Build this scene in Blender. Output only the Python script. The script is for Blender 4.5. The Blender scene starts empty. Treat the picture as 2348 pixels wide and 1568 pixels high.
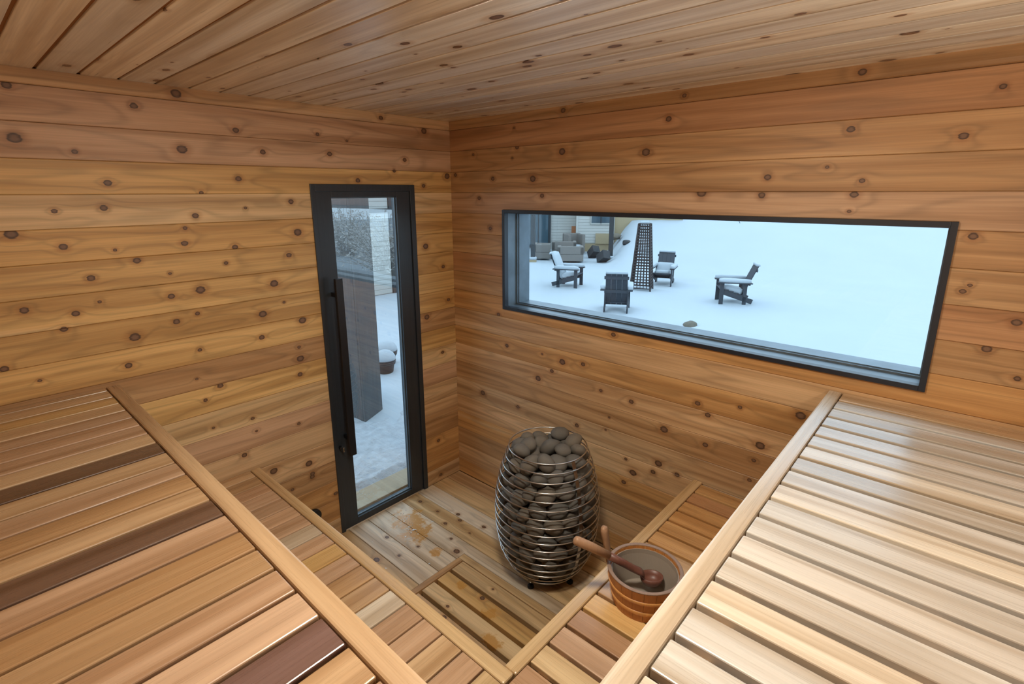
import bpy, bmesh, math, random
import numpy as np
from mathutils import Vector, Matrix, noise
random.seed(7)
sc = bpy.context.scene
COL = sc.collection

# ------------------------------------------------------------------ camera
cam_d = bpy.data.cameras.new('camera'); cam = bpy.data.objects.new('camera', cam_d); COL.objects.link(cam)
sc.camera = cam
CAM = Vector((-2.30775, -2.59076, 2.01521))
yaw, pitch, roll = 0.73383, -0.24317, -0.003709
fw = Vector((math.cos(pitch)*math.cos(yaw), math.cos(pitch)*math.sin(yaw), math.sin(pitch)))
rt = Vector((math.sin(yaw), -math.cos(yaw), 0)); up = rt.cross(fw)
rt, up = rt*math.cos(roll)+up*math.sin(roll), up*math.cos(roll)-rt*math.sin(roll)
cam.matrix_world = Matrix(((rt.x, up.x, -fw.x, CAM.x), (rt.y, up.y, -fw.y, CAM.y), (rt.z, up.z, -fw.z, CAM.z), (0, 0, 0, 1)))
cam_d.sensor_width = 36.0; cam_d.sensor_fit = 'HORIZONTAL'
cam_d.lens = 36*1177.76/2348
cam_d.shift_x = (1174-1168.93)/2348; cam_d.shift_y = (732.02-784)/2348
cam_d.clip_start = 0.02; cam_d.clip_end = 300

# ------------------------------------------------------------------ light, exposure
SKY_STRENGTH = 2.6
w = bpy.data.worlds.new('overcast'); sc.world = w; w.use_nodes = True
bg = w.node_tree.nodes['Background']; bg.inputs[0].default_value = (0.62, 0.83, 1.0, 1); bg.inputs[1].default_value = SKY_STRENGTH
sc.view_settings.view_transform = 'Standard'; sc.view_settings.look = 'None'
sc.view_settings.gamma = 1.0; sc.view_settings.use_curve_mapping = False
sc.view_settings.exposure = 0.10
cy = sc.cycles
cy.use_denoising = True
cy.max_bounces = 7; cy.diffuse_bounces = 4; cy.glossy_bounces = 3; cy.transparent_max_bounces = 12; cy.transmission_bounces = 4
cy.caustics_reflective = False; cy.caustics_refractive = False
cy.sample_clamp_indirect = 6.0
cy.use_light_tree = False
cy.use_adaptive_sampling = True; cy.adaptive_threshold = 0.05; cy.adaptive_min_samples = 16
WALL_FILL, CEILING_FILL = 18.0, 128.0          # fill lamps added in the unseen half to brighten the room
FILL_COLOUR = (1.0, 0.935, 0.80)

# ------------------------------------------------------------------ helpers
def tag(o, label=None, cat=None, group=None, kind=None):
    if label: o['label'] = label
    if cat: o['category'] = cat
    if group: o['group'] = group
    if kind: o['kind'] = kind
    return o
def link(name, me, mat=None, parent=None, loc=None, rot=None):
    o = bpy.data.objects.new(name, me); COL.objects.link(o)
    if mat is not None and not me.materials: me.materials.append(mat)
    if parent is not None: o.parent = parent
    if loc is not None: o.location = loc
    if rot is not None: o.rotation_euler = rot
    return o
def empty(name, loc=(0, 0, 0), rz=0):
    o = bpy.data.objects.new(name, None); COL.objects.link(o); o.empty_display_size = 0.1
    o.location = loc; o.rotation_euler = (0, 0, rz); return o
def finish(bm, name, smooth=False):
    bmesh.ops.recalc_face_normals(bm, faces=bm.faces[:])
    me = bpy.data.meshes.new(name); bm.to_mesh(me); bm.free()
    if smooth:
        for p in me.polygons: p.use_smooth = True
    return me
def add_box(bm, lo, hi, bev=0.0, seg=2):
    vs = [bm.verts.new((x, y, z)) for x in (lo[0], hi[0]) for y in (lo[1], hi[1]) for z in (lo[2], hi[2])]
    idx = [(0, 1, 3, 2), (4, 6, 7, 5), (0, 4, 5, 1), (2, 3, 7, 6), (0, 2, 6, 4), (1, 5, 7, 3)]
    fs = [bm.faces.new([vs[i] for i in f]) for f in idx]
    if bev > 0:
        es = list({e for f in fs for e in f.edges})
        bmesh.ops.bevel(bm, geom=es, offset=bev, segments=seg, profile=0.5, affect='EDGES')
_cache = {}
def box_mesh(lo, hi, bev=0.0, seg=2, name='box', key=None):
    k = ('box', key, tuple(round(v, 4) for v in lo+hi), round(bev, 4), seg)
    if k not in _cache:
        bm = bmesh.new(); add_box(bm, lo, hi, bev, seg); _cache[k] = finish(bm, name)
    return _cache[k]
def plank_mesh(x0, x1, y0, y1, th, ch, key):
    """board with its face at local z=0 (thickness goes to -z), both long face edges chamfered"""
    k = ('plank', key, round(x0, 4), round(x1, 4), round(y0, 4), round(y1, 4), th, ch)
    if k not in _cache:
        cs = [(y0, -th), (y1, -th), (y1, -ch), (y1-ch, 0), (y0+ch, 0), (y0, -ch)]
        bm = bmesh.new()
        a = [bm.verts.new((x0, y, z)) for y, z in cs]; b = [bm.verts.new((x1, y, z)) for y, z in cs]
        n = len(cs)
        for i in range(n): bm.faces.new((a[i], a[(i+1) % n], b[(i+1) % n], b[i]))
        bm.faces.new(a[::-1]); bm.faces.new(b)
        _cache[k] = finish(bm, 'plank')
    return _cache[k]
def tube_mesh(pts, radii, n=12, closed=False, name='tube', caps=True, smooth=True, flat=1.0):
    bm = bmesh.new(); rings = []; pts = [Vector(p) for p in pts]; m = len(pts)
    if not hasattr(radii, '__len__'): radii = [radii]*m
    prev = None
    for i, p in enumerate(pts):
        t = (pts[(i+1) % m]-pts[i-1]) if closed else (pts[min(i+1, m-1)]-pts[max(i-1, 0)])
        t.normalize()
        ref = Vector((0, 0, 1)) if abs(t.z) < 0.9 else Vector((1, 0, 0))
        a = t.cross(ref).normalized() if prev is None else (prev-t*prev.dot(t)).normalized()
        prev = a; b = t.cross(a)
        rings.append([bm.verts.new(p+(a*math.cos(2*math.pi*k/n)+b*math.sin(2*math.pi*k/n)*flat)*radii[i]) for k in range(n)])
    for i in range(m if closed else m-1):
        r0, r1 = rings[i], rings[(i+1) % m]
        for k in range(n): bm.faces.new((r0[k], r0[(k+1) % n], r1[(k+1) % n], r1[k]))
    if not closed and caps: bm.faces.new(rings[0][::-1]); bm.faces.new(rings[-1])
    return finish(bm, name, smooth)
def lathe_mesh(prof, n=32, name='lathe', smooth=True, cap=True):
    bm = bmesh.new(); rings = []
    for r, z in prof:
        rings.append([bm.verts.new((r*math.cos(2*math.pi*k/n), r*math.sin(2*math.pi*k/n), z)) for k in range(n)])
    for i in range(len(prof)-1):
        for k in range(n): bm.faces.new((rings[i][k], rings[i][(k+1) % n], rings[i+1][(k+1) % n], rings[i+1][k]))
    if cap: bm.faces.new(rings[0][::-1]); bm.faces.new(rings[-1])
    return finish(bm, name, smooth)
def bar_mesh(p0, p1, w_, t_, upv=(0, 0, 1), bev=0.0, name='bar'):
    """rectangular bar from p0 to p1; width w_ across, thickness t_ along up"""
    p0, p1 = Vector(p0), Vector(p1); d = p1-p0; L = d.length; d.normalize()
    a = Vector(upv).cross(d)
    a = a.normalized() if a.length > 1e-4 else Vector((1, 0, 0)); b = d.cross(a)
    bm = bmesh.new(); add_box(bm, (0, -w_/2, -t_/2), (L, w_/2, t_/2), bev, 2)
    M = Matrix(((d.x, a.x, b.x, p0.x), (d.y, a.y, b.y, p0.y), (d.z, a.z, b.z, p0.z), (0, 0, 0, 1)))
    bmesh.ops.transform(bm, matrix=M, verts=bm.verts[:])
    return finish(bm, name)
def blob_mesh(lo, hi, bev, name='snow', jit=0.0, seed=0):
    bm = bmesh.new(); add_box(bm, lo, hi)
    bmesh.ops.subdivide_edges(bm, edges=bm.edges[:], cuts=5, use_grid_fill=True)
    c = (Vector(lo)+Vector(hi))/2; h = (Vector(hi)-Vector(lo))/2
    for v in bm.verts:
        q = v.co-c
        n_ = Vector((q.x/h.x, q.y/h.y, q.z/h.z))
        inner = Vector([max(-h[i]+min(bev, h[i]), min(h[i]-min(bev, h[i]), q[i])) for i in range(3)])
        dlt = q-inner
        if dlt.length > 1e-6:
            q = inner+Vector([dlt[i]*min(bev, h[i])/bev for i in range(3)]).normalized()*min(bev, dlt.length)
        if n_.z < -0.6: q.z = -h.z
        v.co = c+q+Vector((0, 0, jit*noise.noise((v.co*3.1+Vector((seed, 0, 0)))) if n_.z > 0 else 0))
    return finish(bm, name, True)

# ------------------------------------------------------------------ materials
class NT:
    def __init__(s, name):
        s.m = bpy.data.materials.new(name); s.m.use_nodes = True; s.t = s.m.node_tree; s.n = s.t.nodes
        s.b = s.n['Principled BSDF']; s.out = s.n['Material Output']
    def new(s, typ, **kw):
        n = s.n.new(typ)
        for k, v in kw.items(): setattr(n, k, v)
        return n
    def set(s, sock, v):
        if hasattr(v, 'is_output') or isinstance(v, bpy.types.NodeSocket): s.t.links.new(v, sock)
        else: sock.default_value = v
    def math(s, op, a, b=None, c=None, clamp=False):
        n = s.new('ShaderNodeMath', operation=op, use_clamp=clamp); s.set(n.inputs[0], a)
        if b is not None: s.set(n.inputs[1], b)
        if c is not None: s.set(n.inputs[2], c)
        return n.outputs[0]
    def vec(s, op, a, b=None, c=None):
        n = s.new('ShaderNodeVectorMath', operation=op); s.set(n.inputs[0], a)
        if b is not None: s.set(n.inputs[1], b)
        if c is not None: s.set(n.inputs[2], c)
        return n.outputs['Value'] if op in ('DISTANCE', 'LENGTH', 'DOT_PRODUCT') else n.outputs[0]
    def noise(s, v, scale=1.0, detail=2.0, rough=0.5):
        n = s.new('ShaderNodeTexNoise'); s.set(n.inputs['Vector'], v); n.inputs['Scale'].default_value = scale
        n.inputs['Detail'].default_value = detail; n.inputs['Roughness'].default_value = rough
        return n.outputs['Fac']
    def ramp(s, f, lo, hi, a=0.0, b=1.0, smooth=True):
        n = s.new('ShaderNodeMapRange'); n.interpolation_type = 'SMOOTHSTEP' if smooth else 'LINEAR'; n.clamp = True
        s.set(n.inputs['Value'], f); s.set(n.inputs['From Min'], lo); s.set(n.inputs['From Max'], hi)
        s.set(n.inputs['To Min'], a); s.set(n.inputs['To Max'], b); return n.outputs['Result']
    def mix(s, f, a, b, mode='MIX'):
        n = s.new('ShaderNodeMix', data_type='RGBA', blend_type=mode); s.set(n.inputs['Factor'], f)
        s.set(n.inputs['A'], a); s.set(n.inputs['B'], b); return n.outputs['Result']
    def attr(s, name, typ='OBJECT'):
        n = s.new('ShaderNodeAttribute', attribute_type=typ, attribute_name=name); return n
    def coord(s): return s.new('ShaderNodeTexCoord').outputs['Object']
    def base(s, c, rough=0.5, **kw):
        s.set(s.b.inputs['Base Color'], c); s.set(s.b.inputs['Roughness'], rough)
        for k, v in kw.items(): s.set(s.b.inputs[k], v)
        return s.m

KN = (0.0165, 0.0165, 0.0112, 0.0112, 0.0112, 0.008, 0.0058)      # radius of each knot slot
def wood(name, rough=0.45, knots=0, vor=False, streak=1.0, stain=False, spec=0.5):
    t = NT(name); P = t.coord(); seed = t.attr('seed').outputs['Vector']; tone = t.attr('tone').outputs['Color']
    n1 = t.noise(t.vec('MULTIPLY_ADD', P, (0.6, 18.0, 6.0), seed), 1.0, 3.0, 0.55)
    n2 = t.noise(t.vec('MULTIPLY_ADD', P, (5.0, 260.0, 60.0), seed), 1.0, 1.0, 0.5)
    n3 = t.noise(t.vec('MULTIPLY_ADD', P, (0.75, 9.0, 5.0), seed), 1.0, 1.0, 0.5)
    d = None
    if knots:
        Pk = t.vec('MULTIPLY', P, (0.82, 1.0, 0.0))
        for i in range(knots):
            di = t.math('MULTIPLY', t.vec('DISTANCE', Pk, t.attr('knot_%d' % i).outputs['Vector']), 1.0/KN[i])
            d = di if d is None else t.math('MINIMUM', d, di)
    elif vor:
        v = t.new('ShaderNodeTexVoronoi', voronoi_dimensions='2D', feature='F1')
        t.set(v.inputs['Vector'], t.vec('MULTIPLY_ADD', P, (3.2, 5.5, 0.0), seed)); v.inputs['Scale'].default_value = 1.0
        big = t.ramp(t.new('ShaderNodeSeparateColor').outputs[0], 0, 1) if False else None
        sepc = t.new('ShaderNodeSeparateColor'); t.set(sepc.inputs[0], v.outputs['Color'])
        rad = t.math('MULTIPLY_ADD', sepc.outputs[0], 0.075, 0.012)
        d = t.math('DIVIDE', v.outputs['Distance'], rad)
    phase = t.math('MULTIPLY', n3, 46.0)
    if d is not None:
        d = t.math('ADD', d, t.math('MULTIPLY_ADD', n2, 0.5, -0.25))
        phase = t.math('ADD', phase, t.math('MULTIPLY', t.math('EXPONENT', t.math('MULTIPLY', d, -0.45)), 10.0))
    ring = t.math('POWER', t.math('MULTIPLY_ADD', t.math('SINE', phase), 0.5, 0.5), 5.0)
    c = t.mix(t.ramp(n1, 0.32, 0.68), t.mix(1.0, tone, (0.74, 0.66, 0.58, 1), 'MULTIPLY'), t.mix(1.0, tone, (1.14, 1.16, 1.20, 1), 'MULTIPLY'))
    sap = t.ramp(n1, 0.64, 0.72, 0.0, 0.55*streak)
    c = t.mix(sap, c, t.mix(0.6, tone, (0.80, 0.58, 0.34, 1)))
    fine = t.math('MULTIPLY_ADD', n2, 0.36, 0.82)
    fine = t.math('MULTIPLY', fine, t.math('MULTIPLY_ADD', ring, -0.20*streak, 1.02))
    cc = t.new('ShaderNodeCombineColor'); [t.set(cc.inputs[i], fine) for i in range(3)]
    c = t.mix(1.0, c, cc.outputs[0], 'MULTIPLY')
    if d is not None:
        halo = t.ramp(d, 1.0, 2.8, 0.5, 0.0)
        c = t.mix(halo, c, t.mix(1.0, c, (0.62, 0.44, 0.30, 1), 'MULTIPLY'))
        core = t.mix(t.ramp(d, 0.35, 0.95), (0.20, 0.105, 0.058, 1), (0.065, 0.030, 0.016, 1))
        c = t.mix(t.ramp(d, 0.85, 1.15, 1.0, 0.0), c, core)
    r = t.math('MULTIPLY_ADD', n2, 0.16, rough-0.08)
    if stain:
        wp = t.new('ShaderNodeNewGeometry').outputs['Position']
        sn = t.noise(wp, 20.0, 4.0, 0.65)
        sd = None
        for (sx, sy, sr) in stain:
            di = t.math('DIVIDE', t.vec('DISTANCE', t.vec('MULTIPLY', wp, (1, 1, 0)), (sx, sy, 0)), sr)
            sd = di if sd is None else t.math('MINIMUM', sd, di)
        sm = t.ramp(t.math('ADD', sd, t.math('MULTIPLY_ADD', sn, 3.4, -1.7)), 0.45, 1.0, 0.8, 0.0)
        c = t.mix(sm, c, (0.60, 0.30, 0.075, 1)); r = t.math('MULTIPLY_ADD', sm, -0.25, r)
    return t.base(c, r, **{'IOR': 1.52, 'Specular IOR Level': spec})
M = {}
M['wall'] = wood('wall_cedar', 0.50, knots=7)
M['slat'] = wood('bench_cedar', 0.29, streak=0.3, spec=0.85)
M['ceil'] = wood('ceiling_cedar', 0.32, vor=True, streak=0.45, spec=0.85)
M['floor'] = wood('floor_cedar', 0.45, knots=7, stain=[(-0.62, -0.20, 0.12), (-0.66, -0.33, 0.11), (-0.72, -0.30, 0.05), (-0.70, -0.56, 0.04), (-0.80, -1.10, 0.05), (-0.92, -1.22, 0.05), (-0.78, -0.86, 0.03)])
def plain(name, c, rough=0.6, metal=0.0, nscale=0, namp=0.0, aniso=(1, 1, 1), bump=0.0, bscale=50, **kw):
    t = NT(name); col = (*c, 1)
    if nscale:
        n = t.noise(t.vec('MULTIPLY', t.coord(), aniso), nscale, 3.0, 0.6)
        col = t.mix(n, (*[v*(1-namp) for v in c], 1), (*[min(1, v*(1+namp)) for v in c], 1))
    if bump:
        b = t.new('ShaderNodeBump'); b.inputs['Strength'].default_value = bump; b.inputs['Distance'].default_value = 0.02
        t.set(b.inputs['Height'], t.noise(t.coord(), bscale, 3.0, 0.6)); t.set(t.b.inputs['Normal'], b.outputs[0])
    return t.base(col, rough, Metallic=metal, **kw)
M['backing'] = plain('groove_wood', (0.30, 0.13, 0.045), 0.8)
M['shell'] = plain('wall_shell', (0.30, 0.18, 0.10), 0.9)
M['roomwood'] = plain('rear_wall_cedar', (0.56, 0.33, 0.16), 0.6, nscale=1.5, namp=0.2, aniso=(1, 1, 12))
M['black'] = plain('black_wood', (0.026, 0.031, 0.038), 0.36, nscale=3, namp=0.35, aniso=(30, 30, 1))
M['blackmetal'] = plain('black_metal', (0.012, 0.012, 0.014), 0.35)
M['frame'] = plain('window_frame_black', (0.016, 0.020, 0.030), 0.40)
M['galv'] = plain('galvanised_sheet', (0.125, 0.16, 0.19), 0.40, 0.35, nscale=7, namp=0.5, aniso=(1, 1, 1))
M['steel'] = plain('heater_steel', (0.62, 0.60, 0.57), 0.28, 1.0)
M['darksteel'] = plain('dark_steel', (0.06, 0.06, 0.06), 0.45, 0.8)
M['rubber'] = plain('black_rubber', (0.01, 0.01, 0.01), 0.7)
M['chrome'] = plain('chrome', (0.75, 0.75, 0.75), 0.2, 1.0)
M['snow'] = plain('snow', (0.365, 0.40, 0.43), 0.9, nscale=0.6, namp=0.05, bump=0.25, bscale=6)
M['trampled'] = plain('trampled_snow', (0.36, 0.385, 0.41), 0.9, nscale=16, namp=0.30, bump=1.0, bscale=22)
M['frost'] = plain('hoar_frost', (0.80, 0.76, 0.70), 0.8)  # brighter than the snow; sunlight on the shrubs put into the frost
M['ice'] = plain('ice', (0.75, 0.80, 0.85), 0.15)
M['chair'] = plain('dark_chair_plastic', (0.026, 0.031, 0.040), 0.6)
M['iron'] = plain('rusty_iron', (0.030, 0.021, 0.020), 0.7)
M['siding'] = plain('white_siding', (0.40, 0.39, 0.36), 0.7)
M['tan'] = plain('tan_stucco', (0.32, 0.25, 0.15), 0.9)
M['houseglass'] = plain('house_glass', (0.05, 0.08, 0.10), 0.05)
M['darkwood'] = plain('dark_timber', (0.026, 0.029, 0.032), 0.8)
M['wicker'] = plain('grey_wicker', (0.17, 0.155, 0.14), 0.9, nscale=40, namp=0.35, aniso=(1, 1, 3))
M['greywood'] = plain('weathered_grey_timber', (0.080, 0.086, 0.09), 0.85, nscale=3, namp=0.45, aniso=(14, 14, 0.8))
M['sill'] = plain('threshold_wood', (0.30, 0.24, 0.16), 0.7, nscale=4, namp=0.2, aniso=(1, 12, 1))
M['orange'] = plain('orange_board', (0.32, 0.12, 0.05), 0.7)
M['pot'] = plain('black_pot_plastic', (0.02, 0.022, 0.026), 0.5)
M['rock'] = plain('brown_rock', (0.12, 0.10, 0.075), 0.9, nscale=8, namp=0.4)
M['twig'] = plain('dry_twigs', (0.34, 0.25, 0.16), 0.9)
M['needle'] = plain('evergreen_sprig', (0.03, 0.045, 0.035), 0.8)
def fill_mat(name, s):
    t = NT(name); return t.base((0.9, 0.9, 0.9, 1), 0.5, **{'Emission Color': (*FILL_COLOUR, 1), 'Emission Strength': s})
M['lamp'] = fill_mat('wall_fill_diffuser', WALL_FILL); M['added_ceiling_lamp'] = fill_mat('ceiling_fill_diffuser', CEILING_FILL)
M['vent'] = plain('vent_black', (0.01, 0.01, 0.01), 0.5)
def stone_mat():
    t = NT('sauna_stone'); P = t.coord(); rnd = t.new('ShaderNodeObjectInfo').outputs['Random']
    n = t.noise(P, 30.0, 4.0, 0.65); sp = t.noise(P, 260.0, 1.0, 0.5)
    c = t.mix(rnd, (0.120, 0.120, 0.115, 1), (0.19, 0.16, 0.125, 1))
    k = t.math('MULTIPLY_ADD', n, 0.9, 0.5); k = t.math('MULTIPLY', k, t.math('MULTIPLY_ADD', sp, 0.5, 0.72))
    cc = t.new('ShaderNodeCombineColor'); [t.set(cc.inputs[i], k) for i in range(3)]
    b = t.new('ShaderNodeBump'); b.inputs['Strength'].default_value = 0.35; b.inputs['Distance'].default_value = 0.004
    t.set(b.inputs['Height'], n); t.set(t.b.inputs['Normal'], b.outputs[0])
    return t.base(t.mix(1.0, c, cc.outputs[0], 'MULTIPLY'), 0.75)
M['stone'] = stone_mat()
def glass_mat(name, lo, hi):
    t = NT(name); tr = t.new('ShaderNodeBsdfTransparent'); gl = t.new('ShaderNodeBsdfGlossy'); gl.inputs['Roughness'].default_value = 0.0
    tr.inputs[0].default_value = (0.96, 0.985, 1.0, 1)
    fr = t.new('ShaderNodeFresnel'); fr.inputs['IOR'].default_value = 1.5
    f = t.math('MULTIPLY_ADD', fr.outputs[0], hi, lo, clamp=True)
    f = t.math('MULTIPLY', f, t.math('SUBTRACT', 1.0, t.new('ShaderNodeNewGeometry').outputs['Backfacing']))   # each pane mirrors on its front face only
    mx = t.new('ShaderNodeMixShader'); t.set(mx.inputs[0], f); t.set(mx.inputs[1], tr.outputs[0]); t.set(mx.inputs[2], gl.outputs[0])
    t.t.links.new(mx.outputs[0], t.out.inputs[0]); t.n.remove(t.b); return t.m
M['glass'] = glass_mat('window_glass', 0.0, 0.9)
M['doorglass'] = glass_mat('coated_door_glass', 0.20, 1.0)
def bucket_mat(name, c, r):
    t = NT(name); n = t.noise(t.vec('MULTIPLY', t.coord(), (90, 90, 6)), 1.0, 3.0, 0.6)
    return t.base(t.mix(n, (*[v*0.7 for v in c], 1), (*[v*1.25 for v in c], 1)), r)
M['stave'] = bucket_mat('bucket_larch', (0.48, 0.19, 0.05), 0.45)
M['hoop'] = bucket_mat('bucket_hoop', (0.64, 0.30, 0.09), 0.40)
M['rimwood'] = bucket_mat('bucket_rim', (0.30, 0.20, 0.15), 0.5)
M['liner'] = plain('bucket_liner', (0.32, 0.27, 0.22), 0.35)
M['ladle'] = bucket_mat('ladle_pale_wood', (0.36, 0.20, 0.11), 0.45)
M['ladledark'] = bucket_mat('ladle_red_wood', (0.17, 0.065, 0.045), 0.42)

# ------------------------------------------------------------------ room shell
ZC = 2.445; PW = 0.127; ZT = 2.3927
XB, YB = -2.75, -3.05                                    # unseen walls behind the camera
DX0, DX1, DZ1 = -0.970, -0.303, 2.058                    # door opening
WY0, WY1, WZ0, WZ1 = -0.459, -2.540, 1.305, 1.912        # window opening
DOOR_KNOTS = [(-2.044,2.382,0.011),(-1.678,2.355,0.013),(-1.298,2.292,0.013),(-0.9,2.305,0.011),(-0.734,2.284,0.01),(-2.054,2.207,0.017),(-1.893,2.169,0.012),(-1.529,2.197,0.015),(-1.187,2.204,0.014),(-0.841,2.211,0.014),(-1.355,2.149,0.008),(-1.809,2.055,0.013),(-1.313,2.079,0.012),(-1.478,2.016,0.009),(-1.988,1.951,0.009),(-1.837,1.959,0.009),(-1.515,1.917,0.013),(-1.298,1.946,0.009),(-1.075,1.971,0.012),(-2.12,1.873,0.02),(-1.563,1.866,0.008),(-1.056,1.818,0.016),(-1.984,1.817,0.014),(-1.574,1.8,0.014),(-1.826,1.792,0.005),(-1.367,1.767,0.014),(-1.759,1.742,0.012),(-1.92,1.688,0.006),(-1.648,1.675,0.007),(-1.416,1.697,0.009),(-1.114,1.706,0.009),(-2.133,1.594,0.011),(-1.989,1.556,0.011),(-1.908,1.59,0.01),(-1.657,1.575,0.011),(-1.539,1.587,0.006),(-1.205,1.572,0.006),(-1.653,1.459,0.012),(-1.814,1.422,0.024),(-1.566,1.481,0.008),(-1.278,1.427,0.02),(-1.166,1.469,0.007),(-1.079,1.357,0.016),(-1.297,1.31,0.01),(-1.854,1.305,0.01),(-2.136,1.317,0.006),(-1.579,1.31,0.006),(-2.223,1.387,0.013),(-2.034,1.503,0.011),(-1.113,1.216,0.008),(-1.112,1.152,0.014),(-1.61,1.176,0.008),(-1.516,1.115,0.011),(-1.123,1.066,0.012),(-1.588,1.063,0.007),(-1.391,0.901,0.007),(-1.573,0.915,0.007),(-1.38,0.828,0.006),(-1.159,0.79,0.006),(-1.321,0.573,0.016),(-1.127,0.536,0.018),(-1.113,0.466,0.011),(-1.116,0.448,0.011),(-1.235,0.421,0.007),(-0.986,0.279,0.011),(-1.453,0.721,0.01),(-0.226,2.053,0.01),(-0.23,1.681,0.019),(-0.091,1.537,0.011),(-0.055,1.308,0.012),(-0.245,1.222,0.016),(-0.122,0.952,0.012),(-0.038,2.11,0.01),(-0.19,0.317,0.013),(-0.181,0.045,0.013),(-0.707,2.183,0.011),(-0.36,2.201,0.014),(-0.206,2.375,0.009),(-0.684,2.08,0.01),(-0.439,2.139,0.012),(-0.031,2.115,0.017)]
WIN_KNOTS = [(-0.547,2.366,0.008),(-0.57,2.261,0.016),(-0.212,2.238,0.016),(-0.887,2.221,0.019),(-1.374,2.194,0.018),(-0.533,2.204,0.007),(-0.045,2.121,0.01),(-0.376,2.092,0.006),(-0.687,2.086,0.006),(-0.257,1.977,0.013),(-0.755,1.994,0.012),(-0.35,1.797,0.013),(-1.477,2.331,0.011),(-2.578,2.328,0.009),(-2.188,2.232,0.018),(-2.507,2.187,0.017),(-1.801,2.195,0.006),(-1.65,2.193,0.006),(-2.156,2.185,0.005),(-2.468,2.234,0.004),(-2.129,2.102,0.008),(-1.922,2.069,0.01),(-2.247,2.05,0.009),(-1.907,1.998,0.013),(-2.229,2.001,0.013),(-1.655,2.007,0.014),(-2.221,1.94,0.004),(-0.413,1.259,0.011),(-1.246,1.281,0.011),(-0.278,1.042,0.011),(-0.484,1.068,0.014),(-0.769,1.073,0.013),(-0.919,1.056,0.016),(-1.062,1.074,0.015),(-0.844,0.983,0.017),(-0.74,0.911,0.02),(-1.521,1.075,0.011),(-1.408,1.09,0.007),(-1.722,1.027,0.016),(-1.915,1.062,0.014),(-1.775,0.982,0.019),(-1.907,1.018,0.01),(-2.159,1.095,0.019),(-2.018,0.907,0.022),(-1.564,0.839,0.016),(-1.777,0.827,0.012),(-1.999,0.827,0.008),(-1.244,0.807,0.008),(-0.26,0.688,0.015),(-0.577,0.677,0.013),(-1.033,0.693,0.014),(-1.225,0.727,0.011),(-1.547,0.641,0.017),(-1.359,0.597,0.009),(-1.65,0.617,0.012),(-1.521,0.582,0.009),(-1.991,0.724,0.012),(-1.354,0.454,0.012),(-1.406,0.532,0.014),(-1.184,0.949,0.012),(-1.372,0.937,0.013),(-2.6,1.704,0.004),(-2.585,1.681,0.003),(-2.582,1.867,0.012),(-2.676,1.495,0.01),(-2.732,1.596,0.012),(-2.765,1.411,0.009)]
FLOOR_KNOTS = [(-0.441,-0.267,0.009),(-0.372,-0.39,0.013),(-0.489,-0.4,0.011),(-0.407,-0.446,0.012),(-0.354,-0.605,0.012),(-0.563,-0.537,0.009),(-0.617,-0.645,0.017),(-0.738,-0.445,0.008),(-0.86,-0.426,0.008),(-0.453,-0.582,0.008),(-0.446,-0.096,0.008),(-0.811,-0.239,0.013),(-0.966,-0.359,0.022),(-0.977,-0.952,0.01),(-0.92,-0.913,0.007),(-0.767,-1.005,0.01),(-0.632,-1.258,0.007),(-0.687,-1.003,0.006)]
FAR = (99.0, 99.0, 0.0)
def give(o, tone, seed, knots=()):
    o['tone'] = [float(v) for v in tone]
    o['seed'] = [float(seed*3.71 % 17), float(seed*5.13 % 23), float(seed*1.37 % 11)]
    slots = [FAR]*7; free = list(range(7))
    for kx, ky, r in sorted(knots, key=lambda k: -k[2])[:7]:
        i = min(free, key=lambda s: abs(KN[s]-r)); free.remove(i); slots[i] = (kx*0.82, ky, 0.0)
    for i in range(7): o['knot_%d' % i] = [float(v) for v in slots[i]]
    return o
def boxes(name, lst, mat, label=None, cat=None):
    bm = bmesh.new()
    for lo, hi in lst: add_box(bm, lo, hi)
    return tag(link(name, finish(bm, name), mat), label, cat, None, 'structure')
RA = Matrix(((1, 0, 0), (0, 0, -1), (0, 1, 0))).to_4x4()          # local x=+X, y=+Z, z=-Y
RB = Matrix(((0, 0, -1), (-1, 0, 0), (0, 1, 0))).to_4x4()         # local x=-Y, y=+Z, z=-X
RC = Matrix(((0, -1, 0), (-1, 0, 0), (0, 0, -1))).to_4x4()        # local x=-Y, y=-X, z=-Z
RF = Matrix(((0, 1, 0), (-1, 0, 0), (0, 0, 1))).to_4x4()          # local x=-Y, y=+X, z=+Z

wall_left = boxes('wall_left', [((XB, 0.018, -0.15), (DX0, 0.17, 2.6)), ((DX1, 0.018, -0.15), (0.02, 0.17, 2.6)), ((DX0, 0.018, DZ1), (DX1, 0.17, 2.6))],
                  M['shell'], 'cedar plank wall that holds the narrow glass door', 'wall')
wall_right = boxes('wall_right', [((0.018, WY0, -0.15), (0.23, 0.17, 2.6)), ((0.018, YB, -0.15), (0.23, WY1, 2.6)), ((0.018, WY1, WZ1), (0.23, WY0, 2.6)), ((0.018, WY1, -0.15), (0.23, WY0, WZ0))],
                   M['shell'], 'cedar plank wall that holds the wide picture window', 'wall')
wall_back = boxes('wall_back', [((XB-0.2, YB, -0.15), (XB, 0.17, 2.6))], M['roomwood'], 'cedar wall behind the high bench, opposite the picture window', 'wall')
wall_front = boxes('wall_front', [((XB-0.2, YB-0.2, -0.15), (0.23, YB, 2.6))], M['roomwood'], 'cedar wall behind the upper bench, opposite the glass door', 'wall')
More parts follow.
